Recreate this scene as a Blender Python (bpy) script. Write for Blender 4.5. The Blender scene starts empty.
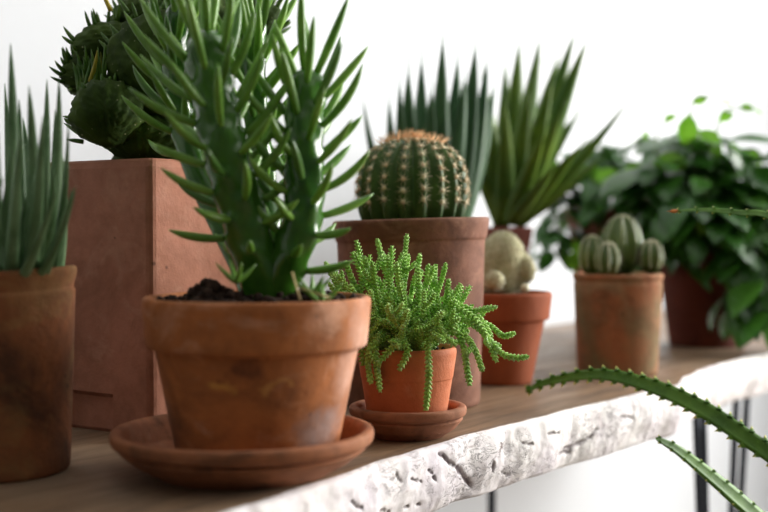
import bpy, math, random
from mathutils import Vector as V, noise, Matrix
sc = bpy.context.scene
COL = sc.collection
PI = math.pi
rnd = random.Random(7)

# ------------------------------------------------------------------ frame of the place
F = 1180.0; HZ = 227.0; TZ = 0.75; CZ = TZ + 0.173        # table top height, eye height
def at(px, py, d):                                         # a point seen at (px,py), d metres away
    return V(((px - 384) / F * d, d, CZ - (py - HZ) / F * d))
O2 = V((0.08, 0.986, 0)); T2 = V((0.588, 0.809, 0)); N2 = V((0.809, -0.588, 0))
def tab(s, n, z=0.0): return O2 + T2 * s + N2 * n + V((0, 0, z))

# ------------------------------------------------------------------ mesh builder
ORG = {}
class MB:
    def __init__(s): s.v = []; s.f = []; s.m = []
    def add(s, vs, fs, mi=0):
        b = len(s.v); s.v += [tuple(p) for p in vs]
        s.f += [tuple(b + i for i in f) for f in fs]; s.m += [mi] * len(fs)
    def build(s, name, mat, parent=None, smooth=True, label=None, kind=None, org=None):
        o = V(org or (0, 0, 0)) if parent is None else ORG[parent.name]
        me = bpy.data.meshes.new(name)
        me.from_pydata([(p[0] - o.x, p[1] - o.y, p[2] - o.z) for p in s.v], [], s.f)
        for m in (mat if isinstance(mat, list) else [mat]): me.materials.append(m)
        me.polygons.foreach_set('material_index', s.m)
        me.polygons.foreach_set('use_smooth', [smooth] * len(s.f))
        me.update()
        ob = bpy.data.objects.new(name, me); COL.objects.link(ob)
        if parent is not None: ob.parent = parent
        else: ob.location = o
        ORG[ob.name] = o
        if label: ob['label'] = label
        if kind: ob['kind'] = kind
        return ob
def thing(name, label, cat, loc, group=None):
    o = bpy.data.objects.new(name, None); COL.objects.link(o)
    o.empty_display_size = 0.03
    o.location = loc; o['label'] = label; o['category'] = cat
    if group: o['group'] = group
    ORG[o.name] = V(loc); return o

def lathe(mb, prof, c, n=72, wob=0.0, tilt=(0, 0), seed=0, mi=0):
    vs, fs = [], []
    for (r, z) in prof:
        for k in range(n):
            a = 2 * PI * k / n
            rr = r * (1 + wob * noise.noise(V((math.cos(a) * 1.3 + seed, math.sin(a) * 1.3, z * 14))))
            x = rr * math.cos(a); y = rr * math.sin(a)
            vs.append((c[0] + x, c[1] + y, c[2] + z + tilt[0] * x * z * 8 + tilt[1] * y * z * 8))
    for i in range(len(prof) - 1):
        for k in range(n):
            a = i * n + k; b = i * n + (k + 1) % n
            fs.append((a, b, b + n, a + n))
    fs.append(tuple(range(n - 1, -1, -1)))
    l = (len(prof) - 1) * n
    fs.append(tuple(range(l, l + n)))
    mb.add(vs, fs, mi)

def rounded(prof, rad=0.0015, k=3):           # round the corners of a profile
    out = [prof[0]]
    for i in range(1, len(prof) - 1):
        p = V((*prof[i], 0)); a = V((*prof[i-1], 0)); b = V((*prof[i+1], 0))
        ra = min(rad, (a - p).length * .45); rb = min(rad, (b - p).length * .45)
        pa = p + (a - p).normalized() * ra; pb = p + (b - p).normalized() * rb
        for j in range(k + 1):
            t = j / k; q = pa * (1-t)**2 + p * 2*t*(1-t) + pb * t*t
            out.append((q.x, q.y))
    out.append(prof[-1]); return out
def dense(prof, step=0.006):
    out = [prof[0]]
    for a, b in zip(prof, prof[1:]):
        L = math.hypot(b[0]-a[0], b[1]-a[1]); n = max(1, int(L/step))
        for j in range(1, n+1): out.append((a[0]+(b[0]-a[0])*j/n, a[1]+(b[1]-a[1])*j/n))
    return out

def sweep(mb, path, side, rad, sect=None, n=8, mi=0):
    """path of points, side vector (or None), rad(t)->(w,h); sect list of (a,b) unit coordinates"""
    if sect is None: sect = [(math.cos(2*PI*k/n), math.sin(2*PI*k/n)) for k in range(n)]
    n = len(sect); m = len(path); vs = []; fs = []
    S = side
    for i, p in enumerate(path):
        T = (path[min(i+1, m-1)] - path[max(i-1, 0)]).normalized()
        if S is None: S = T.orthogonal().normalized()
        S = (S - T * S.dot(T)).normalized()
        U = T.cross(S)
        w, h = rad(i / (m - 1))
        for (a, b) in sect: vs.append(p + S * (a * w) + U * (b * h))
    for i in range(m - 1):
        for k in range(n):
            a = i*n + k; b = i*n + (k+1) % n
            fs.append((a, b, b+n, a+n))
    fs.append(tuple(range(n-1, -1, -1))); fs.append(tuple(range((m-1)*n, m*n)))
    mb.add(vs, fs, mi)
def catmull(pts, k=6):
    P = [pts[0]*2 - pts[1]] + list(pts) + [pts[-1]*2 - pts[-2]]; out = []
    for i in range(1, len(P)-2):
        for j in range(k):
            t = j/k; a, b, c, d = P[i-1], P[i], P[i+1], P[i+2]
            out.append(.5*((2*b) + (c-a)*t + (2*a-5*b+4*c-d)*t*t + (3*b-a-3*c+d)*t**3))
    out.append(pts[-1].copy()); return out
def bez(a, b, c, n=10): return [a*(1-t)**2 + b*2*t*(1-t) + c*t*t for t in [i/n for i in range(n+1)]]
def cone(mb, p, d, L, r, n=3, mi=0):
    d = d.normalized(); s = d.orthogonal().normalized(); u = d.cross(s)
    vs = [p + s*(r*math.cos(2*PI*k/n)) + u*(r*math.sin(2*PI*k/n)) for k in range(n)] + [p + d*L]
    mb.add(vs, [(k, (k+1) % n, n) for k in range(n)], mi)
def ball(mb, c, ax, fn=None, nu=16, nv=10, mi=0):
    """ax = three axis vectors; fn(theta, phi)->radial factor"""
    vs = []; fs = []
    for j in range(1, nv):
        ph = PI*j/nv
        for k in range(nu):
            th = 2*PI*k/nu; f = fn(th, ph) if fn else 1
            vs.append(c + (ax[0]*math.cos(th)*math.sin(ph) + ax[1]*math.sin(th)*math.sin(ph) + ax[2]*math.cos(ph))*f)
    for j in range(nv-2):
        for k in range(nu):
            a = j*nu+k; b = j*nu+(k+1) % nu; fs.append((a, a+nu, b+nu, b))
    t = len(vs); vs.append(c + ax[2]*(fn(0, 0) if fn else 1)); vs.append(c - ax[2]*(fn(0, PI) if fn else 1))
    for k in range(nu):
        fs.append((t, k, (k+1) % nu)); l = (nv-2)*nu; fs.append((t+1, l+(k+1) % nu, l+k))
    mb.add(vs, fs, mi)
def box(mb, o, ex, ey, ez, mi=0):
    vs = [o + ex*i + ey*j + ez*k for k in (0, 1) for j in (0, 1) for i in (0, 1)]
    mb.add(vs, [(0,2,3,1),(4,5,7,6),(0,1,5,4),(2,6,7,3),(0,4,6,2),(1,3,7,5)], mi)
def ico(mb, c, r, seed):
    ball(mb, c, (V((r,0,0)), V((0,r,0)), V((0,0,r))), lambda a, b: 1 + .5*noise.noise(V((math.cos(a)*math.sin(b)*1.5+seed, math.sin(a)*math.sin(b)*1.5, math.cos(b)*1.5))), 7, 5)

# ------------------------------------------------------------------ materials
def c3(r, g, b):
    f = lambda x: (x/255/12.92) if x/255 <= .04045 else ((x/255+.055)/1.055)**2.4
    return (f(r), f(g), f(b), 1)
class NT:
    def __init__(s, name):
        s.m = bpy.data.materials.new(name); s.m.use_nodes = True; s.t = s.m.node_tree
        s.b = s.t.nodes['Principled BSDF']; s.out = s.t.nodes['Material Output']
        s.tc = s.t.nodes.new('ShaderNodeTexCoord').outputs['Object']
    def nd(s, typ, **kw):
        n = s.t.nodes.new(typ)
        for k, v in kw.items(): setattr(n, k, v)
        return n
    def L(s, a, b): s.t.links.new(a, b)
    def mapping(s, scale=(1,1,1), rot=(0,0,0), loc=(0,0,0), src=None):
        n = s.nd('ShaderNodeMapping'); s.L(src or s.tc, n.inputs[0])
        n.inputs['Scale'].default_value = scale; n.inputs['Rotation'].default_value = rot; n.inputs['Location'].default_value = loc
        return n.outputs[0]
    def noise(s, scale, detail=6, rough=.6, vec=None, dist=0):
        n = s.nd('ShaderNodeTexNoise'); s.L(vec or s.tc, n.inputs['Vector'])
        n.inputs['Scale'].default_value = scale; n.inputs['Detail'].default_value = detail
        n.inputs['Roughness'].default_value = rough; n.inputs['Distortion'].default_value = dist
        return n.outputs['Fac']
    def vor(s, scale, feat='F1', vec=None):
        n = s.nd('ShaderNodeTexVoronoi', feature=feat); s.L(vec or s.tc, n.inputs['Vector']); n.inputs['Scale'].default_value = scale
        return n.outputs['Distance']
    def ramp(s, x, lo, hi, a=0.0, b=1.0):
        n = s.nd('ShaderNodeMapRange'); n.clamp = True; s.L(x, n.inputs[0])
        n.inputs[1].default_value = lo; n.inputs[2].default_value = hi; n.inputs[3].default_value = a; n.inputs[4].default_value = b
        return n.outputs[0]
    def mul(s, a, b, op='MULTIPLY'):
        n = s.nd('ShaderNodeMath', operation=op)
        for i, x in enumerate((a, b)):
            if isinstance(x, (int, float)): n.inputs[i].default_value = x
            else: s.L(x, n.inputs[i])
        return n.outputs[0]
    def mix(s, f, a, b):
        n = s.nd('ShaderNodeMix', data_type='RGBA')
        for i, x in ((0, f), (6, a), (7, b)):
            if isinstance(x, (int, float, tuple)): n.inputs[i].default_value = x
            else: s.L(x, n.inputs[i])
        return n.outputs[2]
    def bump(s, h, strength=.3, dist=.001, prev=None):
        n = s.nd('ShaderNodeBump'); s.L(h, n.inputs['Height']); n.inputs['Strength'].default_value = strength; n.inputs['Distance'].default_value = dist
        if prev: s.L(prev, n.inputs['Normal'])
        return n.outputs[0]
    def done(s, col=None, rough=None, nor=None, spec=None, trans=None):
        if col is not None:
            if isinstance(col, tuple): s.b.inputs['Base Color'].default_value = col
            else: s.L(col, s.b.inputs['Base Color'])
        if rough is not None:
            if isinstance(rough, float): s.b.inputs['Roughness'].default_value = rough
            else: s.L(rough, s.b.inputs['Roughness'])
        if nor: s.L(nor, s.b.inputs['Normal'])
        if spec is not None: s.b.inputs['Specular IOR Level'].default_value = spec
        if trans:
            tcol, w = trans
            t = s.nd('ShaderNodeBsdfTranslucent'); 
            if isinstance(tcol, tuple): t.inputs[0].default_value = tcol
            else: s.L(tcol, t.inputs[0])
            x = s.nd('ShaderNodeMixShader'); x.inputs[0].default_value = w
            s.L(s.b.outputs[0], x.inputs[1]); s.L(t.outputs[0], x.inputs[2]); s.L(x.outputs[0], s.out.inputs[0])
        return s.m

def terracotta(name, base, dark, pale, pa=.5, seed=0.0, rough=.8, da=.7, ps=14, bumpk=1.0, moss=None, mossk=0.0, marks=()):
    t = NT(name); mp = t.mapping(loc=(seed, seed*.7, seed*.3))
    n1 = t.noise(13, 8, .66, mp, .8); n2 = t.noise(ps*1.4, 8, .68, t.mapping(loc=(seed+5, 0, 2), scale=(1, 1, 1.3)), 1.1); n3 = t.noise(75, 6, .7, mp)
    n4 = t.noise(24, 9, .72, t.mapping(loc=(seed+11, 4, 2), scale=(1, 1, .6)), 1.4)
    c = t.mix(t.ramp(n1, .46, .64, 0, da), base, dark)
    c = t.mix(t.ramp(n2, .53, .66, 0, pa), c, pale)
    if moss: c = t.mix(t.ramp(t.noise(11, 7, .6, t.mapping(loc=(seed+2, 8, 1), scale=(1, 1, .5)), .6), .42, .6, 0, mossk), c, moss)
    c = t.mix(t.ramp(n4, .60, .70, 0, .45), c, dark)
    c = t.mix(t.ramp(n3, .38, .72, 0, .35), c, dark)
    sp = t.vor(48, 'F1', mp); c = t.mix(t.mul(t.mul(t.ramp(sp, .05, .11, 1, 0), t.ramp(n1, .5, .52)), .6), c, c3(46, 28, 20))
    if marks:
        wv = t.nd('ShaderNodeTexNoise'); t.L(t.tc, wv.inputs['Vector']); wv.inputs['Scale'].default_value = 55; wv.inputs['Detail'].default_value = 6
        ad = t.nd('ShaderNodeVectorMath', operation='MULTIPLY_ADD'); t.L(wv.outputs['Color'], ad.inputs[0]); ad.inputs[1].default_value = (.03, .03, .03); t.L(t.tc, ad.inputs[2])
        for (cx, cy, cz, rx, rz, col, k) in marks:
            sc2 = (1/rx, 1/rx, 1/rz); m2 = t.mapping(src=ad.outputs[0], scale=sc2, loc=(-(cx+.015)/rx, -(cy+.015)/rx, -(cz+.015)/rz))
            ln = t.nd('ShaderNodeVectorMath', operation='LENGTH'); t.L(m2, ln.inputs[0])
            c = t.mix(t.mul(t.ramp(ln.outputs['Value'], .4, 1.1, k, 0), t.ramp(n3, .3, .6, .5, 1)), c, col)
    nb = t.bump(t.noise(420, 3, .6, mp), .35*bumpk, .0008); nb = t.bump(t.noise(60, 6, .65, mp), .45*bumpk, .0022, nb)
    return t.done(c, t.ramp(n1, .3, .7, rough-.1, rough+.1), nb, .3)
def plant(name, a, b, rough=.35, sc_=30, trans=.12, spec=.5, isl=0.0, c=None, bump=.15, dots=None):
    t = NT(name)
    col = t.mix(t.ramp(t.noise(sc_, 4, .6), .35, .65), a, b)
    if isl:
        g = t.nd('ShaderNodeNewGeometry'); col = t.mix(t.ramp(g.outputs['Random Per Island'], 1-isl, 1, 0, 1), col, c)
    if dots:
        col = t.mix(t.mul(t.ramp(t.vor(dots[0]), dots[1]*.6, dots[1], 1, 0), .7), col, dots[2])
    nb = t.bump(t.noise(sc_*4, 3), bump, .001)
    return t.done(col, rough, nb, spec, (col, trans) if trans else None)

M = {}
M['tc_front'] = terracotta('terracotta orange', c3(180, 108, 56), c3(104, 64, 38), c3(204, 150, 116), .55, 3.1, marks=[(-.002, -.066, .075, .013, .013, c3(84, 44, 28), .8), (-.014, -.063, .0615, .012, .004, c3(206, 150, 70), .9), (.018, -.063, .0615, .009, .003, c3(196, 140, 74), .7), (.050, -.055, .109, .020, .014, c3(222, 170, 138), .7), (.047, -.036, .030, .03, .016, c3(158, 134, 126), .75), (.074, -.02, .08, .026, .05, c3(214, 170, 148), .75), (-.06, -.03, .03, .03, .02, c3(88, 58, 40), .6)])  # tall pale mark on right side: salt bloom plus highlight painted into the colour
M['tc_saucer'] = terracotta('terracotta saucer', c3(158, 98, 62), c3(76, 52, 36), c3(178, 128, 94), .4, 8.2)
M['tc_small'] = terracotta('terracotta small', c3(198, 110, 66), c3(158, 84, 50), c3(210, 146, 110), .4, 1.7, .75, .5)
M['tc_ssmall'] = terracotta('terracotta small saucer', c3(166, 108, 76), c3(104, 68, 48), c3(182, 130, 102), .5, 5.7)
M['tc_barrel'] = terracotta('terracotta dusky', c3(134, 88, 66), c3(84, 54, 40), c3(172, 128, 102), .45, 9.4)
M['tc_left'] = terracotta('terracotta weathered', c3(138, 84, 48), c3(62, 42, 30), c3(150, 116, 70), .5, 12.5, .9, .8, 10, 1.6)
M['tc_square'] = terracotta('terracotta rosy', c3(164, 108, 84), c3(112, 74, 54), c3(184, 136, 112), .35, 15.1, .8, .5)
M['tc_mam'] = terracotta('terracotta red', c3(152, 78, 42), c3(116, 58, 34), c3(162, 92, 58), .3, 2.2, .8, .4)
M['tc_rib'] = terracotta('terracotta mossy', c3(166, 102, 66), c3(100, 70, 48), c3(150, 124, 94), .6, 21.0, .9, .7, 8, 1.0, c3(112, 112, 78), .8)
M['tc_pink'] = terracotta('terracotta pinkish', c3(150, 88, 76), c3(104, 60, 50), c3(164, 112, 98), .4, 31.0)
M['tc_vine'] = terracotta('terracotta deep red', c3(104, 46, 30), c3(62, 28, 20), c3(116, 62, 44), .3, 41.0)
def soil_mat():
    t = NT('potting soil'); c = t.mix(t.ramp(t.noise(160, 5), .35, .7), c3(28, 20, 16), c3(72, 54, 42))
    return t.done(c, .95, t.bump(t.noise(300, 4), .8, .002), .2)
M['soil'] = soil_mat()
M['needle'] = plant('fleshy needle green', c3(88, 140, 40), c3(136, 180, 74), .3, 30, .15, .5, .25, c3(70, 112, 46))
M['stem'] = plant('glossy stem green', c3(42, 88, 20), c3(66, 112, 32), .2, 22, 0, .6, bump=.25)
M['crest'] = plant('crested cactus green', c3(38, 56, 14), c3(60, 80, 24), .75, 40, 0, .15, bump=.5, dots=(140, .11, c3(170, 170, 130)))
M['crest_leaf'] = plant('crest needles', c3(58, 98, 30), c3(92, 126, 40), .35, 60, .15, .4, .12, c3(214, 186, 60))
M['aloe'] = plant('blue green aloe', c3(76, 112, 66), c3(124, 156, 112), .4, 26, .08, .4, dots=(170, .13, c3(168, 190, 162)))
M['chain'] = plant('watch chain green', c3(136, 188, 74), c3(182, 220, 116), .45, 90, .1, .35, .35, c3(172, 208, 136))
M['barrel'] = plant('barrel cactus green', c3(48, 74, 28), c3(76, 102, 44), .5, 40, 0, .35, bump=.4)
M['spine'] = plant('tan spines', c3(240, 226, 194), c3(226, 200, 160), .6, 50, .2, .2)
M['spine_top'] = plant('orange spines', c3(244, 186, 128), c3(248, 212, 166), .6, 50, .25, .2)
M['wool'] = plant('cream wool', c3(226, 222, 196), c3(206, 200, 166), .8, 90, .1, .1)
M['mam'] = plant('woolly cactus flesh', c3(150, 146, 108), c3(190, 182, 144), .7, 60, 0, .2)
M['rib'] = plant('olive cactus', c3(64, 86, 34), c3(98, 116, 56), .28, 30, 0, .5)
M['snake'] = plant('grey green blade', c3(50, 88, 52), c3(72, 108, 64), .45, 14, .25, .35)
M['yucca'] = plant('green blade', c3(72, 108, 40), c3(112, 138, 48), .42, 12, .3, .35)
M['vine'] = plant('glossy dark leaf', c3(36, 78, 24), c3(60, 108, 36), .30, 20, .28, .4, .12, c3(66, 112, 36))
M['vine_new'] = plant('young leaf', c3(112, 176, 40), c3(134, 190, 60), .35, 20, .5, .4)
M['heart'] = plant('yellow green heart', c3(128, 142, 38), c3(158, 160, 52), .4, 20, .4, .4)
M['vine_stem'] = plant('vine stem', c3(86, 110, 52), c3(110, 126, 70), .5, 60, 0)
M['toothed'] = plant('toothed aloe green', c3(66, 106, 24), c3(92, 134, 38), .55, 40, .06, .4, dots=(260, .1, c3(150, 176, 116)))
M['tooth'] = plant('tooth yellow', c3(206, 206, 96), c3(224, 214, 120), .5, 40, .2)
M['tip'] = plant('dry leaf tip', c3(214, 128, 44), c3(196, 104, 40), .6, 60)
M['straw'] = plant('dry straw', c3(188, 164, 108), c3(160, 136, 84), .7, 60)
def metal():
    t = NT('dark steel'); t.b.inputs['Metallic'].default_value = .6
    return t.done(c3(38, 44, 54), .4, t.bump(t.noise(200), .1))
M['metal'] = metal()
def wood():
    t = NT('weathered wood top'); r = (0, 0, -math.atan2(.809, .588))
    mp = t.mapping(src=t.mapping(rot=r), scale=(1, 9, 1))
    g = t.noise(6, 9, .65, mp, .8); g2 = t.noise(22, 6, .6, t.mapping(src=t.mapping(rot=r), scale=(1, 14, 1)))
    c = t.mix(t.ramp(g, .35, .68), c3(144, 116, 88), c3(94, 72, 52))
    c = t.mix(t.ramp(g2, .5, .75, 0, .5), c, c3(64, 46, 34))
    c = t.mix(t.ramp(t.noise(5, 5), .5, .7, 0, .35), c, c3(158, 142, 122))
    return t.done(c, t.ramp(g, .3, .7, .38, .58), t.bump(g2, .25, .002), .5)
M['wood'] = wood()
def bark():
    t = NT('whitewashed bark edge'); r = (0, 0, -math.atan2(.809, .588)); a = t.mapping(rot=r)
    w = t.noise(14, 6, .6, a)
    c = t.mix(t.ramp(w, .45, .7, 0, .6), c3(240, 236, 233), c3(206, 196, 208))
    c = t.mix(t.ramp(t.noise(28, 6, .7, t.mapping(src=a, scale=(.6, 1, 1.3)), 1.5), .60, .72, 0, .7), c, c3(150, 126, 122))
    st = t.mapping(src=a, scale=(1, 1, 2.0), rot=(0, .5, 0))
    n = t.noise(38, 8, .7, st, 2.2)
    crack = t.ramp(t.mul(t.mul(n, -.5, 'ADD'), 1, 'MULTIPLY'), 0, 1)   # signed distance to the 0.5 level
    ab = t.nd('ShaderNodeMath', operation='ABSOLUTE'); t.L(t.mul(n, -.5, 'ADD'), ab.inputs[0])
    line = t.ramp(ab.outputs[0], .003, .022, 1, 0)
    mask = t.ramp(t.noise(11, 4, .6, t.mapping(src=a, loc=(3, 1, 2))), .50, .60)
    at_ = t.nd('ShaderNodeAttribute', attribute_name='crack'); f = t.mul(t.mul(line, mask), t.mul(at_.outputs['Fac'], 1.0), 'MAXIMUM')
    c = t.mix(t.mul(f, .85), c, c3(74, 52, 58))
    big = t.ramp(t.noise(17, 7, .65, t.mapping(src=a, loc=(7.3, 2, 1), rot=(0, -.6, 0), scale=(1, 1, .7)), 1.0), .655, .70)
    c = t.mix(t.mul(big, .75), c, c3(98, 62, 52))
    h = t.mul(t.mul(f, -1), t.mul(t.noise(60, 6), .6), 'ADD'); h = t.mul(h, t.mul(big, -1), 'ADD')
    return t.done(c, .75, t.bump(h, .7, .003), .3)
M['bark'] = bark()
def paint(name, col, k=.08, rough=.85):
    t = NT(name); return t.done(t.mix(t.ramp(t.noise(3, 4), .3, .7, 0, .5), col, tuple([x*.95 for x in col[:3]]+[1])), rough, t.bump(t.noise(90, 5), k, .002), .3)
M['wall'] = paint('white painted plaster', c3(212, 215, 218)); M['frame'] = paint('white painted wood', c3(240, 240, 238), .03, .5)
M['floor'] = paint('pale floor boards', c3(120, 104, 88), .05, .5)
def glass():
    t = NT('window glass'); g = t.nd('ShaderNodeBsdfTransparent'); s = t.nd('ShaderNodeBsdfGlossy'); s.inputs['Roughness'].default_value = .02
    x = t.nd('ShaderNodeMixShader'); x.inputs[0].default_value = .06
    t.L(g.outputs[0], x.inputs[1]); t.L(s.outputs[0], x.inputs[2]); t.L(x.outputs[0], t.out.inputs[0]); return t.m
M['glass'] = glass()

# ------------------------------------------------------------------ room
def structure(mb, name, mat, parent=None):
    o = mb.build(name, mat, parent, smooth=False)
    if parent is None: o['kind'] = 'structure'
    return o
WN = -0.56; WS0, WS1, WNF = -3.2, 2.7, 4.2; H = 2.6
def slab(name, s0, s1, n0, n1, z0, z1, mat):
    mb = MB(); box(mb, tab(s0, n0, z0), T2*(s1-s0), N2*(n1-n0), V((0, 0, z1-z0))); return structure(mb, name, mat)
slab('wall_back', WS0, WS1+.12, WN-.12, WN, 0, H, M['wall'])
slab('floor', WS0, WS1+.12, WN-.12, WNF, -.1, 0, M['floor'])
slab('ceiling', WS0, WS1+.12, WN-.12, WNF, H, H+.1, M['wall'])
# end wall with its window opening
wn0, wn1, wz0, wz1 = .3, 3.1, .75, 2.35
mb = MB()
box(mb, tab(WS1, WN, 0), T2*.12, N2*(wn0-WN), V((0, 0, H)))
box(mb, tab(WS1, wn1, 0), T2*.12, N2*(WNF-wn1), V((0, 0, H)))
box(mb, tab(WS1, wn0, 0), T2*.12, N2*(wn1-wn0), V((0, 0, wz0)))
box(mb, tab(WS1, wn0, wz1), T2*.12, N2*(wn1-wn0), V((0, 0, H-wz1)))
structure(mb, 'wall_right', M['wall'])
wr = bpy.data.objects.new('window_1', None); COL.objects.link(wr); wr.location = tab(WS1, (wn0+wn1)/2, wz0); wr['kind'] = 'structure'; ORG['window_1'] = V(wr.location)
mb = MB(); W = wn1-wn0
for q in range(5):
    box(mb, tab(WS1+.03, wn0+q*(W-.05)/4, wz0), T2*.05, N2*.05, V((0, 0, wz1-wz0)))
for z in (wz0, (wz0+wz1)/2-.02, wz1-.05): box(mb, tab(WS1+.035, wn0, z), T2*.04, N2*W, V((0, 0, .05)))
mb.build('window_frame', M['frame'], wr, False)
mb = MB(); box(mb, tab(WS1+.055, wn0, wz0), T2*.004, N2*W, V((0, 0, wz1-wz0))); mb.build('window_pane', M['glass'], wr, False)
slab('baseboard_back', WS0, WS1, WN, WN+.015, 0, .09, M['frame'])

# ------------------------------------------------------------------ table
edge_px = [(0, 596), (120, 556), (240, 511), (330, 482), (400, 458), (480, 434), (530, 422), (579, 409), (620, 400), (655, 391), (680, 386), (694, 376), (712, 368), (749, 358), (768, 355)]
ed = []
for x, y in edge_px:
    d = .173*F/(y-HZ); p = V(((x-384)/F*d, d, 0)) - O2
    ed.append((p.dot(T2), p.dot(N2)))
ed = [(-1.2, -.02)] + ed + [(1.0, ed[-1][1]+.01), (1.25, ed[-1][1]-.01), (1.55, ed[-1][1]+.015)]
def edge_n(s):
    for (a, na), (b, nb) in zip(ed, ed[1:]):
        if a <= s <= b:
            t = (s-a)/(b-a); t = t*t*(3-2*t); return na+(nb-na)*t
    return ed[-1][1]
table = thing('wooden_table', 'rough wooden slab table with whitewashed live bark edge on black hairpin legs', 'table', tab(.2, -.24, 0))
TB = .057; BACK = -.47
S0, S1, DS = -1.1, 1.5, .0025; cols = int((S1-S0)/DS)
def edge_s(px):                                       # where the edge passes the given direction
    lo_, hi_ = -.6, 1.2
    for _ in range(40):
        m_ = (lo_+hi_)/2; p = tab(m_, edge_n(m_))
        if 384+F*p.x/p.y < px: lo_ = m_
        else: hi_ = m_
    return lo_
CR = [(440, .10, 456, .36, .003), (456, .36, 470, .66, .0045), (470, .66, 476, .80, .004), (443, .12, 450, .3, .003), (490, .45, 493, .62, .003), (430, .3, 437, .5, .0018), (568, .66, 584, .60, .004), (584, .60, 597, .42, .003), (563, .72, 575, .74, .003),
      (520, .30, 533, .36, .0015), (545, .22, 560, .30, .002), (350, .3, 362, .5, .002), (380, .6, 392, .75, .0015), (620, .3, 634, .36, .0018), (505, .7, 515, .8, .0015), (405, .72, 424, .80, .0014), (410, .3, 422, .42, .0013), (395, .12, 402, .4, .0012)]
CR = [(edge_s(a), b*TB, edge_s(c), d*TB, w) for a, b, c, d, w in CR]
def crack(s, z):
    v = 0
    x0 = s+.003*noise.noise(V((s*90, z*90, 1)))+.002*noise.noise(V((s*300, z*300, 1))); z0 = z+.003*noise.noise(V((s*90, z*90, 5)))
    for a, b, c, d, w in CR:
        if not (min(a, c)-.02 < s < max(a, c)+.02): continue
        L2 = (c-a)**2+(d-b)**2; t = max(0, min(1, ((x0-a)*(c-a)+(z0-b)*(d-b))/L2))
        e = math.hypot(x0-a-(c-a)*t, z0-b-(d-b)*t); v = max(v, min(1, max(0, 1.6-e/(w*.62)*1.4)))
    return v
mb = MB(); vs = []; nrow = 0; crk = []
for i in range(cols+1):
    s = S0 + i*DS
    ne = edge_n(s) + .0022*noise.noise(V((s*30, 0, 0))) + .001*noise.noise(V((s*110, 4, 0)))
    ring = [(BACK, TZ-TB), (BACK, TZ)]; cs_ = []
    for k in range(1, 12): ring.append((BACK+(ne-BACK)*k/12, TZ + .0005*noise.noise(V((s*10, k, 0)))))
    for n_, z_ in ((ne-.02, TZ), (ne-.006, TZ-.0002), (ne-.0015, TZ-.0012)): ring.append((n_, z_))
    for k in range(0, 25):
        u = k/24; z = TZ-.003-(TB-.006)*u
        bulge = .004*math.sin(u*PI) - .007*u
        q = V((s*22, u*1.4, 3)); dsp = .003*noise.noise(q) + .0010*noise.noise(q*3.1) + .0007*noise.noise(q*8)
        cr = noise.noise(V((s*26+u*1.2, u*1.5, 9)))
        if cr > .5: dsp -= .0015*min(1, (cr-.5)*8)
        ck = crack(s, u*TB); cs_.append(ck); dsp *= min(1, u*4+.1); dsp -= .0022*ck
        ring.append((ne+bulge+dsp, z + .002*noise.noise(V((s*16, u, 7)))*u))
    ring.append((ne-.016, TZ-TB-.001+.002*noise.noise(V((s*16, 1, 7)))))
    nrow = len(ring); crk += [0.0]*16+cs_+[0.0]
    vs += [tab(s, n_, z_) for n_, z_ in ring]
f1, f2 = [], []
for i in range(cols):
    for k in range(nrow):
        a = i*nrow+k; b = i*nrow+(k+1) % nrow
        (f2 if 14 <= k <= nrow-2 else f1).append((a, b, b+nrow, a+nrow))
mb.v = [tuple(p) for p in vs]; mb.f = f1+f2+[tuple(range(nrow-1, -1, -1)), tuple(range(cols*nrow, cols*nrow+nrow))]
mb.m = [0]*len(f1)+[1]*len(f2)+[1, 1]
tt = mb.build('tabletop', [M['wood'], M['bark']], table)
assert len(crk) == len(vs)
ca = tt.data.attributes.new('crack', 'FLOAT', 'POINT'); ca.data.foreach_set('value', crk)
def leg(tops, foot):
    mb = MB()
    for k, (s, n) in enumerate(tops):
        a = tab(s, n, TZ-TB+.002); b = tab(foot[0]+(k-1)*.008, foot[1], .02); e = tab(foot[0], foot[1], .006)
        sweep(mb, catmull([a, a.lerp(b, .35), a.lerp(b, .7), b, e], 5), None, lambda t: (.005, .005), n=10)
    a = tab(foot[0]-.009, foot[1], .006); box(mb, tab((min(t[0] for t in tops)), min(t[1] for t in tops)-.01, TZ-TB-.004), T2*(max(t[0] for t in tops)-min(t[0] for t in tops)), N2*(.03+max(t[1] for t in tops)-min(t[1] for t in tops)), V((0, 0, .004)))
    sweep(mb, [a, tab(foot[0]+.009, foot[1], .006)], None, lambda t: (.006, .006), n=10)
    mb.build('leg', M['metal'], table)
leg([(.640, -.06), (.652, -.055), (.796, -.06), (.842, -.06)], (.745, -.07))
leg([(.709, -.41), (.61, -.35), (.66, -.38)], (.665, -.385))
leg([(-.62, -.08), (-.78, -.08), (-.80, -.16)], (-.72, -.09))
leg([(-.62, -.40), (-.78, -.40), (-.80, -.33)], (-.72, -.39))

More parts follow.
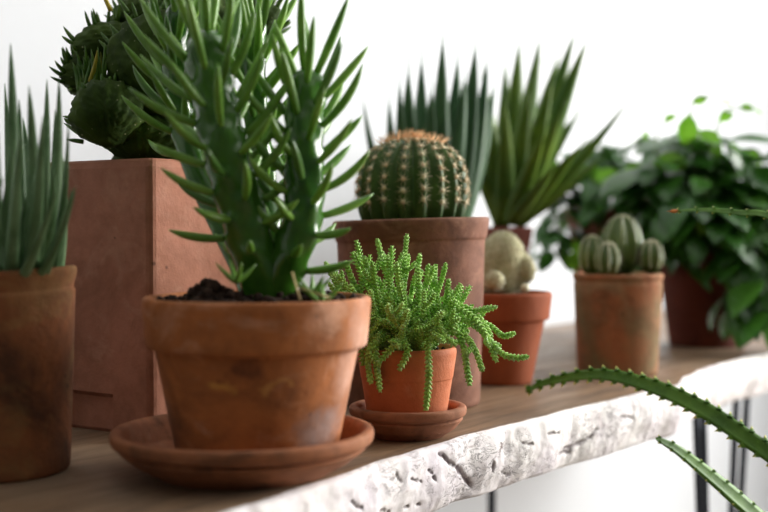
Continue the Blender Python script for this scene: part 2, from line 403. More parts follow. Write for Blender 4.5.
# ------------------------------------------------------------------ pots
def ctr(px, d): return V(((px-384)/F*d, d, TZ))
def pot_mesh(c, R, h, band, Rb, Rbase, soil, z0=0.0, wall=.006, lip=.002, wob=.006, tilt=(0, 0), seed=0, n=96):
    if band: out = [(0.0001, z0), (Rbase-.002, z0), (Rbase, z0+.002), (Rb, h-band), (R-.003, h-band+.0005), (R, h-.004), (R-.001, h)]
    else: out = [(0.0001, z0), (Rbase-.002, z0), (Rbase, z0+.002), (R, h-.002), (R-.001, h)]
    inn = [(R-wall, h), (R-wall-.002, h-.004), (R-wall-.004, soil-.004), (0.0001, soil-.005)]
    mb = MB(); lathe(mb, dense(rounded(out+inn, lip), .005), c, n, wob, tilt, seed); return mb
def soil_mesh(c, R, z, amp=.004, chunks=120, mounds=(), seed=0, cs=(.0015, .004)):
    rg = random.Random(seed+99); mb = MB(); n = 40; vs = []; fs = []; rows = 12
    def hz(x, y):
        v = amp*noise.noise(V((x*60+seed, y*60, 0)))+amp*.6*noise.noise(V((x*160+seed, y*160, 2)))
        for mx, my, mr, mh in mounds: v += mh*math.exp(-((x-mx)**2+(y-my)**2)/mr**2)
        return v
    vs.append(c+V((0, 0, z+hz(0, 0))))
    for j in range(1, rows+1):
        for k in range(n):
            a = 2*PI*k/n; x = R*j/rows*math.cos(a); y = R*j/rows*math.sin(a)
            vs.append(c+V((x, y, z+hz(x, y)*(1 if j < rows else .2))))
    for k in range(n): fs.append((0, 1+k, 1+(k+1) % n))
    for j in range(rows-1):
        for k in range(n):
            a = 1+j*n+k; b = 1+j*n+(k+1) % n; fs.append((a, a+n, b+n, b))
    mb.add(vs, fs)
    for q in range(chunks):
        a = rg.uniform(0, 2*PI); r = R*.97*math.sqrt(rg.random()); x, y = r*math.cos(a), r*math.sin(a)
        if mounds and rg.random() < .5:
            m = rg.choice(mounds); x = m[0]+rg.gauss(0, m[2]*.5); y = m[1]+rg.gauss(0, m[2]*.5)
            if math.hypot(x, y) > R*.96: continue
        ico(mb, c+V((x, y, z+hz(x, y)+.001)), rg.uniform(*cs), q)
    return mb
def saucer_mesh(c, R, h, Rb, wob=.004, n=112):
    pr = [(0.0001, 0), (Rb-.002, 0), (Rb, .002), (R*.80, h*.26), (R*.90, h*.48), (R*.935, h*.56), (R*.935, h*.60), (R*.905, h*.64), (R*.985, h*.70), (R, h*.80), (R, h*.95), (R-.002, h),
          (R-.006, h), (R-.009, h-.003), (R*.84, h*.42), (Rb-.004, .007), (0.0001, .006)]
    mb = MB(); lathe(mb, dense(rounded(pr, .0022), .005), c, n, wob); return mb

LENS = [(-1, .15), (-.6, -.35), (0, -.62), (.6, -.35), (1, .15), (.55, .12), (0, -.02), (-.55, .12)]       # channelled leaf section
FLAT = [(-1, 0), (-.5, -.35), (0, -.5), (.5, -.35), (1, 0), (.5, .15), (0, .08), (-.5, .15)]
def blade(parent, mat, base, tip, bend, w, th, side=None, name='leaf', sect=LENS, neck=.75, power=.8, n=14, spike=0, label=None, teeth=None):
    mid = (base+tip)*.5 + bend
    path = bez(base, mid, tip, n)
    if side is None:
        d = tip-base; side = V((-d.y, d.x, 0))
        side = V((1, 0, 0)) if side.length < 1e-4 else side.normalized()
    def rad(t):
        k = (neck+(1-neck)*min(1, t*3.5))*max(0.03, (1-t)**power) if t > 0 else neck
        return (w*k, th*max(.12, k))
    if spike:
        rad = lambda t: ((lambda k: (w*k, th*max(.2, k)))(max(.05, (.8+.2*min(1, t*4))*(1-(min(t, .93)/.93)**2.3))))
    mb = MB(); sweep(mb, path, side, rad, sect)
    return mb.build(name, mat, parent, label=label)

# --- front pot and its saucer
sauc = ctr(243, .83)
s1 = saucer_mesh(sauc, .0925, .0315, .0625).build('plant_saucer', M['tc_saucer'], org=sauc)
s1['label'] = 'wide weathered terracotta saucer under the largest front flowerpot'; s1['category'] = 'saucer'; s1['group'] = 'terracotta saucers'
pc = ctr(257, .83)
t1 = thing('potted_succulent', 'large round terracotta flowerpot of thick green stems with long fleshy needles, on wide saucer', 'potted plant', pc+V((0, 0, .0065)))
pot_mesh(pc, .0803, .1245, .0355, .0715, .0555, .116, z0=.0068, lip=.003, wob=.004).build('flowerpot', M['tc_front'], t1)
soil_mesh(pc, .0742, .119, .003, 260, [(-.033, -.006, .015, .013), (.040, .0, .02, .005), (0, .01, .03, .004)], 3).build('soil', M['soil'], t1)

def fleshy_stem(px_pts, r0, leaves_from, leaflen, seed, nleaf, lean=None):
    rg = random.Random(seed); pts = catmull([at(*p) for p in px_pts], 14); m = len(pts)
    # arc length
    L = [0]
    for a, b in zip(pts, pts[1:]): L.append(L[-1]+(b-a).length)
    tot = L[-1]; mb = MB(); NS = 30; vs = []; S = V((1, 0, 0)); fr = []
    GA = 2.39996; ks = nleaf
    ar = [(leaves_from+(1-leaves_from)*((k+.5)/ks)**.80, (k*GA) % (2*PI)) for k in range(ks)]
    for i, p in enumerate(pts):
        T = (pts[min(i+1, m-1)]-pts[max(i-1, 0)]).normalized(); S = (S-T*S.dot(T)).normalized(); U = T.cross(S); t = L[i]/tot
        fr.append((p, T, S, U, t))
        rr = r0*(1-.12*t)
        if t > .93: rr *= math.sqrt(max(0.02, 1-((t-.93)/.07)**2))
        for k in range(NS):
            th = 2*PI*k/NS; b = 0
            for (ta, aa) in ar:
                dz = (t-ta)*tot
                if abs(dz) < .02:
                    da = (th-aa+PI) % (2*PI)-PI
                    e = (dz/(.0095 if dz < 0 else .004))**2+(da/.42)**2
                    if e < 6: b = max(b, math.exp(-e))
            vs.append(p+(S*math.cos(th)+U*math.sin(th))*(rr*(.93+.17*b)))
    fs = []
    for i in range(m-1):
        for k in range(NS):
            a = i*NS+k; b = i*NS+(k+1) % NS; fs.append((a, b, b+NS, a+NS))
    fs.append(tuple(range(NS-1, -1, -1))); fs.append(tuple(range((m-1)*NS, m*NS)))
    mb.add(vs, fs); st = mb.build('stem', M['stem'], t1)
    lm = MB()
    for (ta, aa) in ar:
        p, T, S, U, t = min(fr, key=lambda q: abs(q[4]-ta))
        out = S*math.cos(aa)+U*math.sin(aa); rr = r0*(1-.12*ta)*(1.05 if ta < .93 else .6)
        a = p+out*rr
        up = .25+1.1*ta**3+rg.uniform(-.1, .25); Lf = leaflen*(.55+.60*ta)*rg.uniform(.8, 1.15)
        d = (out*(1.05-.6*ta**3)+T*up).normalized()
        b = a+d*Lf*.5; e = b+(d*.8+T*.2+V((rg.uniform(-.25, .25), 0, rg.uniform(.1, .6)))).normalized()*Lf*.5
        sweep(lm, bez(a-out*.002, b, e, 8), None, lambda t: (.0029*(1-.9*t**4.5)*(.75+.35*math.sin(min(1, t*2)*PI*.5)),)*2, n=8)
    lm.build('leaf_needles', M['needle'], st, kind='stuff')
    return st
fleshy_stem([(266, 300, .84), (260, 272, .835), (248, 232, .83), (236, 190, .825), (226, 150, .82), (217, 110, .82), (210, 70, .82), (206, 30, .82)], .0170, .12, .050, 1, 46)
fleshy_stem([(272, 300, .84), (284, 268, .835), (298, 235, .83), (304, 200, .83), (304, 150, .83), (305, 110, .835), (309, 70, .84)], .0150, .15, .048, 2, 42)
fleshy_stem([(262, 300, .86), (266, 262, .875), (268, 220, .89), (262, 165, .90), (256, 110, .90), (254, 60, .90), (256, 15, .90)], .0105, .3, .050, 3, 36)
fleshy_stem([(254, 300, .855), (244, 270, .87), (222, 225, .885), (196, 170, .90), (180, 110, .91), (176, 50, .91), (180, 0, .91)], .0105, .5, .048, 4, 34)
for (x, y, d, n_) in ((236, 268, .79, 4), (312, 281, .80, 5), (322, 290, .79, 4)):      # small sprouts
    mb = MB()
    for k in range(n_):
        a = at(x, y+14, d); an = 2*PI*k/n_+x; e = a+V((math.cos(an)*.014, math.sin(an)*.010, .013+.004*math.sin(k*3)))
        sweep(mb, bez(a, a.lerp(e, .5)+V((0, 0, -.002)), e, 6), None, lambda t: (.0019*(1-.9*t**3),)*2, n=6)
    mb.build('sprout', M['needle'], t1)
mb = MB()
for a, b in (((292, 272, .775), (300, 300, .768)), ((300, 288, .78), (330, 298, .78))):
    sweep(mb, [at(*a), at(*b)], None, lambda t: (.0008, .0005), n=5)
mb.build('dry_twig', M['straw'], t1)

# --- small pot with chain-like branches
c2 = ctr(408, .975)
s2 = saucer_mesh(c2, .0487, .026, .031).build('plant_saucer', M['tc_ssmall'], org=c2)
s2['label'] = 'small terracotta saucer under the little flowerpot of trailing green chains'; s2['category'] = 'saucer'; s2['group'] = 'terracotta saucers'
c2p = ctr(407, .975)
t2 = thing('potted_succulent', 'little terracotta flowerpot of bushy bright green chain-like stems trailing over rim', 'potted plant', c2p+V((0, 0, .0065)))
pot_mesh(c2p, .0413, .0745, .026, .0378, .0315, .068, z0=.0068, wall=.004, lip=.0018).build('flowerpot', M['tc_small'], t2)
soil_mesh(c2p, .037, .069, .002, 90, (), 5, (.001, .0025)).build('soil', M['soil'], t2)
def chain(pts, r=.0024, forks=2, mb=None):
    mb = mb or MB(); P = catmull(pts, 10); L = [0]
    for a, b in zip(P, P[1:]): L.append(L[-1]+(b-a).length)
    tot = L[-1]; sweep(mb, P, None, lambda t: (r*.5, r*.5), n=5)
    S = V((1, 0, 0)) if abs((P[1]-P[0]).normalized().x) < .9 else V((0, 1, 0)); k = 0; s = .002; j = 0
    ph = rnd.uniform(0, PI)
    while s < tot:
        while j < len(L)-2 and L[j+1] < s: j += 1
        f = (s-L[j])/max(1e-6, L[j+1]-L[j]); p = P[j].lerp(P[j+1], f); T = (P[j+1]-P[j]).normalized()
        S = (S-T*S.dot(T)).normalized(); U = T.cross(S); rem = tot-s
        g = min(1, .5+rem/.008)*(.9+.2*rnd.random())
        for q in (0, PI):
            a = ph+q+(PI/2 if k % 2 else 0); out = S*math.cos(a)+U*math.sin(a); sd = T.cross(out)
            ax = (T*.66+out*.72).normalized(); nn = ax.cross(sd); c = p+out*r*.66*g+T*.0004
            ball(mb, c, (sd*r*.60*g, nn*r*.36*g, ax*r*.80*g), None, 6, 4)
        s += r*.66; k += 1
    for q in range(forks):
        i = int(len(P)*rnd.uniform(.25, .75)); T = (P[i+1]-P[i]).normalized() if i+1 < len(P) else (P[-1]-P[-2]).normalized()
        o = V((rnd.uniform(-1, 1), rnd.uniform(-.8, .5), rnd.uniform(-.1, .8))).normalized(); L_ = rnd.uniform(.010, .022)
        e = P[i]+(T*.7+o*.9).normalized()*L_; chain([P[i], P[i].lerp(e, .5)+o*.0015, e+V((0, 0, .002))], r*.92, 0, mb)
    return mb
top = c2p+V((0, 0, .070))
tips = [(325, 262, .97), (356, 240, .97), (364, 256, .96), (377, 239, .965), (407, 234, .96), (388, 255, .95), (408, 254, .97), (429, 264, .96), (436, 264, .975), (345, 261, .955), (329, 283, .95),
        (434, 266, .95), (446, 263, .97), (449, 279, .95), (467, 293, .965), (372, 262, .94), (397, 262, .94), (418, 268, .935), (338, 275, .94), (350, 285, .93), (336, 296, .935), (456, 300, .94), (473, 305, .98), (400, 285, .925), (424, 290, .92), (370, 290, .925), (443, 312, .92), (388, 305, .91), (408, 310, .91), (355, 312, .915), (460, 318, .925), (332, 268, .99), (352, 252, .99), (420, 254, 1.0), (392, 246, 1.0), (462, 286, 1.0)]
for x, y, d in tips:
    e = at(x, y, d); h = e-top; r_ = V((h.x, h.y, 0)); b = top+r_*.22+V((rnd.uniform(-.008, .008), rnd.uniform(-.008, .008), 0))
    m1 = b+V((r_.x*.38, r_.y*.4, max(.006, h.z*.42))); m2 = b.lerp(e, .72)+V((r_.x*.05+rnd.uniform(-.002, .002), 0, rnd.uniform(-.001, .002)))
    chain([b, m1, m2, e], rnd.uniform(.0021, .0026)).build('branch', M['chain'], t2)
trail = [[(420, 330, .95), (432, 328, .93), (428, 345, .925), (429, 375, .922), (426, 411, .923)],
         [(385, 330, .95), (376, 340, .932), (376, 360, .93), (380, 392, .93)],
         [(405, 335, .95), (403, 342, .93), (408, 352, .925), (399, 371, .928)],
         [(435, 325, .96), (455, 318, .945), (478, 328, .94), (500, 352, .94), (515, 358, .94), (529, 357, .94)],
         [(430, 322, .96), (450, 308, .945), (474, 318, .94), (490, 345, .94), (497, 362, .938)],
         [(440, 330, .96), (465, 318, .96), (490, 326, .96), (503, 336, .96), (516, 333, .96)],
         [(430, 330, .95), (452, 325, .935), (463, 345, .93), (467, 368, .93), (470, 386, .93)],
         [(432, 330, .95), (458, 330, .935), (474, 348, .93), (483, 372, .93)],
         [(380, 330, .95), (364, 336, .94), (362, 350, .94), (363, 366, .94)],
         [(390, 335, .95), (372, 345, .93), (368, 362, .93), (371, 384, .93)],
         [(400, 335, .95), (396, 345, .928), (388, 352, .925), (380, 362, .925)],
         [(415, 325, .95), (436, 322, .93), (444, 335, .925), (456, 346, .925)],
         [(425, 325, .96), (446, 305, .955), (466, 308, .95), (482, 322, .95), (492, 338, .95)],
         [(395, 325, .95), (360, 318, .94), (346, 326, .945), (341, 334, .945)]]
for tr in trail: chain([at(*p) for p in tr], .0026, 1).build('branch', M['chain'], t2)
for k in range(48):
    a = rnd.uniform(0, 2*PI); el = rnd.uniform(.05, 1.2); Lr = rnd.uniform(.026, .052)
    dr = V((math.cos(a)*math.cos(el)*1.15, math.sin(a)*math.cos(el)*.8, math.sin(el)))
    b = top+V((math.cos(a), math.sin(a), 0))*rnd.uniform(.003, .022); e = b+dr*Lr+V((0, 0, .004))
    chain([b, b.lerp(e, .4)+V((0, 0, .006)), b.lerp(e, .75)+V((rnd.uniform(-.003, .003), 0, .003)), e], rnd.uniform(.0021, .0026)).build('branch', M['chain'], t2)

# --- barrel cactus in tall pot
c3p = ctr(411, 1.16)
t3 = thing('potted_cactus', 'round ribbed barrel cactus with orange-tan spines in tall dusky brown terracotta pot', 'potted plant', c3p)
pot_mesh(c3p, .0770, .181, .021, .0725, .068, .172, lip=.004, wob=.006, tilt=(.02, 0), wall=.009).build('flowerpot', M['tc_barrel'], t3)
soil_mesh(c3p, .066, .174, .002, 60, (), 8).build('soil', M['soil'], t3)
NR = 18; bc = c3p+V((.001, 0, .207)); RB = .0545; HB = .052
def brf(th, ph):
    f = (abs(math.sin(ph))**1.0); rib = (.5+.5*math.cos(NR*th))**.8
    sq = 1/(abs(math.sin(ph))**2.5+abs(math.cos(ph))**2.5)**(1/2.5)
    return sq*(1-(.13*(1-rib))*min(1, f*2.2))
mb = MB(); ball(mb, bc, (V((RB, 0, 0)), V((0, RB, 0)), V((0, 0, HB))), brf, NR*10, 48); body = mb.build('cactus_body', M['barrel'], t3)
mb = MB(); mt = MB()
for k in range(NR):
    th = 2*PI*k/NR
    for j in range(9):
        ph = .08+j*.205+(k % 2)*.05
        f = brf(th, ph); pt = lambda a, b: bc+V((RB*math.cos(a)*math.sin(b), RB*math.sin(a)*math.sin(b), HB*math.cos(b)))*1.0*0+V((RB*math.cos(a)*math.sin(b)*f, RB*math.sin(a)*math.sin(b)*f, HB*math.cos(b)*f))
        p = bc+V((RB*math.cos(th)*math.sin(ph)*f, RB*math.sin(th)*math.sin(ph)*f, HB*math.cos(ph)*f))
        if p.z < c3p.z+.176: continue
        nr = V((math.cos(th)*math.sin(ph)/RB, math.sin(th)*math.sin(ph)/RB, math.cos(ph)/HB)).normalized()
        topp = ph < .62; dst = mt if topp else mb
        ico(mb, p, .0021, k+j)
        s = V((-math.sin(th), math.cos(th), 0)); u = nr.cross(s)
        for q in range(6 if topp else 10):
            a = 2*PI*q/(6 if topp else 10)+rnd.uniform(-.2, .2); d = s*math.cos(a)+u*math.sin(a)+nr*(rnd.uniform(.15, .5) if not topp else rnd.uniform(.9, 2.2))
            cone(dst, p, d, rnd.uniform(.0065, .010)*(1.35 if topp else 1), .0005)
mb.build('spines', M['spine'], body, kind='stuff'); mt.build('crown_spines', M['spine_top'], body, kind='stuff', label='orange spines crowning the cactus')

# --- square planter with crested cactus
SQ = .150; SH = .229; kc = at(151, 441, .953); kc.z = TZ
ex = V((-.829, .559, 0)); ey = V((.559, .829, 0)); sqc = kc+ex*SQ/2+ey*SQ/2
t4 = thing('potted_cactus', 'dark lumpy crested cactus with yellow-green tips in tall square terracotta planter', 'potted plant', sqc)
bm_ = MB(); NSEG = 10
def sq_ring(half, z, r=.006, notch=0.0):
    pts = []
    for q in range(4):
        a0 = q*PI/2
        for j in range(4):
            a = a0+j/3*PI/2; pts.append((half-r+r*math.cos(a) if True else 0, 0, a, q))
    out = []
    cs = [(1, 1), (-1, 1), (-1, -1), (1, -1)]
    for q in range(4):
        sx, sy = cs[q]
        for j in range(4):
            a = q*PI/2+j/3*PI/2; out.append((sx*(half-r)+r*math.cos(a), sy*(half-r)+r*math.sin(a), z))
        nx, ny = cs[(q+1) % 4]; a = (q+1)*PI/2; p0 = out[-1]; p1 = (nx*(half-r)+r*math.cos(a), ny*(half-r)+r*math.sin(a), z)
        dirn = (math.cos(a), math.sin(a))
        for u in (.06, .28, .30, .40, .50, .60, .70, .72, .94):
            ins = notch if .29 < u < .71 else 0
            out.append((p0[0]+(p1[0]-p0[0])*u-dirn[0]*ins, p0[1]+(p1[1]-p0[1])*u-dirn[1]*ins, z))
    return out
rings = [sq_ring(.03, 0), sq_ring(SQ/2-.002, 0, notch=.006), sq_ring(SQ/2, .003, notch=.006), sq_ring(SQ/2, .030, notch=.006), sq_ring(SQ/2, .034, notch=0)]
for z in (.06, .09, .12, .15, .18, .205, .222): rings.append(sq_ring(SQ/2+.0004*math.sin(z*60), z))
rings += [sq_ring(SQ/2-.0008, SH-.002), sq_ring(SQ/2-.003, SH), sq_ring(SQ/2-.010, SH), sq_ring(SQ/2-.012, SH-.003), sq_ring(SQ/2-.012, SH-.014), sq_ring(.03, SH-.014)]
nr_ = len(rings[0]); vs = []
for rg_ in rings:
    for (x, y, z) in rg_:
        w = .0008*noise.noise(V((x*20, y*20, z*20)))
        vs.append(sqc+ex*(x+w)+ey*(y+w)+V((0, 0, z)))
fs = [tuple(range(nr_))]
for i in range(len(rings)-1):
    for k in range(nr_):
        a = i*nr_+k; b = i*nr_+(k+1) % nr_; fs.append((b, a, a+nr_, b+nr_))
fs.append(tuple(range(len(rings)*nr_-1, (len(rings)-1)*nr_-1, -1)))
bm_.add(vs, fs); o = bm_.build('planter_box', M['tc_square'], t4, smooth=False)
mb = MB(); n = 12; vs = [sqc+ex*(SQ-.026)*(i/n-.5)+ey*(SQ-.026)*(j/n-.5)+V((0, 0, SH-.011+.002*noise.noise(V((i, j, 0))))) for j in range(n+1) for i in range(n+1)]
mb.add(vs, [(j*(n+1)+i+1, j*(n+1)+i, (j+1)*(n+1)+i, (j+1)*(n+1)+i+1) for j in range(n) for i in range(n)])
for q in range(120): ico(mb, sqc+ex*rnd.uniform(-.06, .06)+ey*rnd.uniform(-.06, .06)+V((0, 0, SH-.008)), rnd.uniform(.0015, .004), q)
mb.build('soil', M['soil'], t4)
def lobe(px, py, d, rx, ry, th, yaw, roll, seed, needles=26, nl=.014, arc=(-.2, PI+.2)):
    c = at(px, py, d); k = d/F; rx *= k; ry *= k
    X = V((math.cos(yaw), math.sin(yaw), 0)); Nn = V((math.sin(yaw), -math.cos(yaw), 0)); Z = V((0, 0, 1))
    Xr = X*math.cos(roll)+Z*math.sin(roll); Zr = Z*math.cos(roll)-X*math.sin(roll)
    org = V((0, -1.0))
    def fn(a, b):
        x = math.cos(a)*math.sin(b); z = math.sin(a)*math.sin(b); nn = math.cos(b)
        fa = math.atan2(x, z+1.25)                       # fan angle from the lobe's foot
        ribs = .035*math.cos(fa*34+seed)*min(1, abs(nn)*3+.3)
        rad_ = math.hypot(x, z+1.25); tub = .020*math.cos(rad_*26+math.cos(fa*34)*2)
        return 1+ribs+tub+.10*noise.noise(V((x*1.6+seed, z*1.6, nn)))
    mb = MB(); ball(mb, c, (Xr*rx, Zr*ry, Nn*th), fn, 80, 40); lo = mb.build('crest_lobe', M['crest'], t4)
    rg = random.Random(seed); mb = MB()
    for q in range(needles):
        a = rg.uniform(*arc); b = PI/2+rg.gauss(0, .22); f = fn(a, b)*.97
        p = c+(Xr*rx*math.cos(a)*math.sin(b)+Zr*ry*math.sin(a)*math.sin(b)+Nn*th*math.cos(b))*f
        dd = (Xr*math.cos(a)*.7+Zr*math.sin(a)*.7+Nn*math.cos(b)*.7+V((rg.uniform(-.3, .3), rg.uniform(-.2, .2), .5))).normalized()
        Lq = nl*rg.uniform(.5, 1.3); e = p+dd*Lq
        sweep(mb, bez(p, p.lerp(e, .5)+V((0, 0, -.001)), e, 5), None, lambda t: (.0019*(1-.88*t**3),)*2, n=6)
    mb.build('leaf_needles', M['crest_leaf'], lo, kind='stuff')
lobe(108, 112, .985, 37, 34, .024, .15, .1, 11, 8, .006, (1.2, 3.4))
lobe(160, 62, 1.00, 58, 52, .026, -.2, .25, 12, 30, .012)
lobe(108, 44, 1.04, 34, 22, .022, .5, .3, 13, 26, .014)
lobe(82, 76, 1.05, 20, 21, .017, .6, .7, 14, 26, .013)
lobe(150, 138, 1.02, 48, 26, .035, 0, 0, 15, 0)
lobe(190, 120, 1.03, 40, 40, .030, .3, 0, 16, 16, .012)
lobe(205, 40, 1.05, 52, 45, .028, .1, -.2, 17, 40, .014)
lobe(140, 22, 1.06, 30, 26, .02, -.4, .1, 18, 30, .014)
lobe(250, 25, 1.09, 34, 30, .022, .2, -.2, 19, 30, .014)
mb = MB()                                           # long green and yellow needles in the cleft
for q in range(30):
    a = at(rnd.uniform(78, 104), rnd.uniform(82, 100), rnd.uniform(.99, 1.03)); e = a+V((rnd.uniform(-.012, .010), rnd.uniform(-.015, 0), rnd.uniform(.016, .036)))
    sweep(mb, bez(a, a.lerp(e, .5)+V((.002, 0, 0)), e, 6), None, lambda t: (.0022*(1-.88*t**3),)*2, n=6)
for (x, y, dx, dz) in ((70, 135, -.012, .010), (68, 120, -.010, .003), (72, 152-10, -.010, .002), (100, 12, .003, .02), (118, 14, .004, .012)):
    a = at(x+12, y, 1.0); e = at(x, y, 1.0)+V((dx*.4, 0, dz)); sweep(mb, bez(a, a.lerp(e, .5), e, 6), None, lambda t: (.0021*(1-.88*t**3),)*2, n=6)
mb.build('leaf_needles', M['crest_leaf'], t4, kind='stuff')
mb = MB(); sweep(mb, [sqc+V((0, 0, SH-.012)), sqc+V((.004, 0, SH+.01)), sqc+V((.006, -.01, SH+.035))], None, lambda t: (.040-.006*math.sin(t*PI), .040-.006*math.sin(t*PI)), n=24); mb.build('cactus_trunk', M['crest'], t4)

# --- left cylinder pot with upright aloe
c5 = ctr(-8, .836)
t5 = thing('potted_succulent', 'upright blue-green spiky leaves in rough cylindrical weathered clay pot at the left end', 'potted plant', c5)
pot_mesh(c5, .0585, .142, .016, .0572, .0525, .130, lip=.0035, wob=.014, wall=.008, tilt=(.06, 0), seed=4).build('flowerpot', M['tc_left'], t5)
soil_mesh(c5, .049, .132, .002, 60, (), 9).build('soil', M['soil'], t5)
# (foot angle, foot radius, tip direction seen, tip distance, half width)
lf = [(-.9, .026, 12, 44, .81, 6.6), (-.3, .030, 30, 86, .79, 6.4), (.1, .036, 60, 78, .815, 5.6), (.5, .030, 48, 80, .84, 5.2), (-.1, .040, 69, 122, .80, 5.0), (-.6, .038, 73, 188, .765, 4.6), (-1.4, .036, -4, 96, .78, 6.4), (-1.1, .040, 22, 128, .76, 5.4),
      (-.75, .042, 44, 116, .765, 5.4), (-1.0, .044, 58, 190, .755, 4.6), (.9, .034, 38, 150, .87, 5.0), (1.6, .03, 6, 84, .88, 6), (-2.2, .034, -26, 90, .79, 6.4), (2.8, .03, -50, 110, .83, 6), (.3, .042, 62, 150, .83, 4.8), (0, .012, 20, 100, .83, 6.6), (.1, .024, 36, 130, .82, 6.4), (-.5, .034, 46, 150, .79, 6), (-.8, .03, 34, 175, .785, 6), (-1.2, .028, 14, 150, .79, 6.4), (.6, .04, 56, 110, .85, 5), (-.2, .032, 54, 168, .80, 5.6), (1.2, .036, 24, 118, .88, 5.6), (-1.5, .04, -8, 190, .765, 5.6), (-.6, .02, 26, 196, .80, 6), (-1.7, .042, 4, 176, .75, 5)]
for an, rr, X, Y, D, w in lf:
    a = c5+V((math.cos(an)*rr*.85+.006, math.sin(an)*rr*.85, .127)); e = at(X, Y, D); out = V((math.cos(an), math.sin(an), 0))*rr
    yaw = rnd.uniform(-.8, .8); blade(t5, M['aloe'], a, e, out*.16+V((rnd.uniform(-.003, .003), 0, 0)), w*.00118, w*.0010, side=V((math.cos(yaw), math.sin(yaw), 0)), neck=1.0, power=.62)
a = c5+V((.030, -.024, .127)); blade(t5, M['aloe'], a, at(76, 186, .775), V((.008, -.004, -.012)), .0048, .004, neck=1.0, power=.6)

# --- woolly cactus in red pot
c6 = ctr(502, 1.31)
t6 = thing('potted_cactus', 'woolly cream-coloured cactus cluster in plain reddish terracotta flowerpot', 'potted plant', c6)
pot_mesh(c6, .0555, .1015, .031, .0475, .0335, .092, lip=.002).build('flowerpot', M['tc_mam'], t6)
soil_mesh(c6, .049, .094, .002, 90, (), 11).build('soil', M['soil'], t6)
def woolly(px, py, d, rx, ry, lean, seed, nh=700, mat='mam'):
    c = at(px, py, d); k = d/F
    Z = V((math.sin(lean), 0, math.cos(lean))); X = V((math.cos(lean), 0, -math.sin(lean)))
    f = lambda a, b: 1+.04*math.cos(a*13+b*8)*math.cos(b*16-a*8)
    mb = MB(); ball(mb, c, (X*rx*k, V((0, rx*k, 0)), Z*ry*k), f, 56, 36); o = mb.build('cactus_body', M[mat], t6)
    mb = MB(); rg = random.Random(seed)
    for q in range(nh):
        a = rg.uniform(0, 2*PI); b = math.acos(rg.uniform(-1, 1)); n_ = X*math.cos(a)*math.sin(b)+V((0, 1, 0))*math.sin(a)*math.sin(b)+Z*math.cos(b)
        p = c+X*rx*k*math.cos(a)*math.sin(b)+V((0, rx*k, 0))*math.sin(a)*math.sin(b)+Z*ry*k*math.cos(b)
        cone(mb, p, n_+V((rg.uniform(-.8, .8), rg.uniform(-.8, .8), rg.uniform(-.8, .8))), .0034, .0004)
    mb.build('wool', M['wool'], o, kind='stuff')
woolly(501, 266, 1.31, 24, 34, .10, 1, 2100)
woolly(515, 272, 1.31, 17, 21, .35, 2, 1000)
woolly(526, 270, 1.30, 9, 12, -.1, 3, 400)
woolly(494, 281, 1.27, 9.5, 9, 0, 4, 400)
mb = MB(); ball(mb, at(525, 288, 1.27), (V((.0048, 0, 0)), V((0, .004, 0)), V((0, 0, .0045))), lambda a, b: 1+.06*math.cos(a*5)); mb.build('white_flower_bud', M['wool'], t6, label='small white round bud')

# --- ribbed cactus trio
c7 = ctr(618, 1.397)
t7 = thing('potted_cactus', 'cluster of small glossy ribbed green cacti in straight mossy terracotta pot', 'potted plant', c7)
pot_mesh(c7, .0535, .1185, .011, .0522, .047, .110, lip=.003, wob=.008, wall=.007).build('flowerpot', M['tc_rib'], t7)
soil_mesh(c7, .046, .112, .002, 90, (), 12).build('soil', M['soil'], t7)
def ribbed(px, py, d, rx, ry, NRb, rot):
    c = at(px, py, d); k = d/F
    def f(a, b):
        rib = (.5+.5*math.cos(NRb*(a+rot)))**.7
        return 1-.20*(1-rib)*min(1, math.sin(b)*2)
    mb = MB(); ball(mb, c, (V((rx*k, 0, 0)), V((0, rx*k, 0)), V((0, 0, ry*k))), f, NRb*10, 30); o = mb.build('cactus_body', M['rib'], t7)
    mb = MB()
    for q in range(NRb):
        a = 2*PI*q/NRb-rot
        for j in range(1, 16):
            b = j*PI/22; p = c+V((rx*k*math.cos(a)*math.sin(b), rx*k*math.sin(a)*math.sin(b), ry*k*math.cos(b)))*1.0
            ico(mb, p, .0010, j)
    mb.build('areoles', M['wool'], o, kind='stuff', label='pale woolly dots along the ribs')
ribbed(622, 246, 1.40, 20.5, 31, 8, .2); ribbed(592, 256, 1.39, 13.5, 21, 8, .5); ribbed(608, 260, 1.365, 12, 18, 8, .1); ribbed(651, 257, 1.385, 12.5, 17, 8, .3)

# --- tall blades behind the barrel cactus
c8 = ctr(432, 1.45)
t8 = thing('potted_succulent', 'tall upright grey-green sword leaves standing just behind the barrel cactus', 'potted plant', c8)
pot_mesh(c8, .052, .150, .028, .046, .034, .142).build('flowerpot', M['tc_mam'], t8)
soil_mesh(c8, .045, .144, .002, 20).build('soil', M['soil'], t8)
for (x, X, Y, D, w) in [(408, 362, 86, 1.46, 6), (412, 389, 86, 1.48, 9), (418, 409, 54, 1.44, 13), (424, 422, 42, 1.48, 13), (434, 443, 20, 1.45, 13), (440, 458, 42, 1.49, 14), (446, 476, 28, 1.44, 14), (450, 488, 44, 1.47, 12), (428, 432, 74, 1.42, 12), (440, 466, 60, 1.42, 12), (415, 400, 66, 1.42, 9), (448, 496, 70, 1.49, 12)]:
    a = at(x, 250, 1.45); e = at(X, Y, D)
    blade(t8, M['snake'], a, e, V(((a.x-c8.x)*.5+(e.x-a.x)*.10, 0, .0)), w*.00125, w*.00045, side=V((1, rnd.uniform(-.4, .4), 0)).normalized(), neck=.9, spike=1, n=20, sect=FLAT)
c9 = ctr(501, 1.6)
t9 = thing('potted_succulent', 'spreading spiky green rosette with yellowish heart in small pot behind the woolly cactus', 'potted plant', c9)
pot_mesh(c9, .043, .173, .026, .039, .024, .166).build('flowerpot', M['tc_pink'], t9)
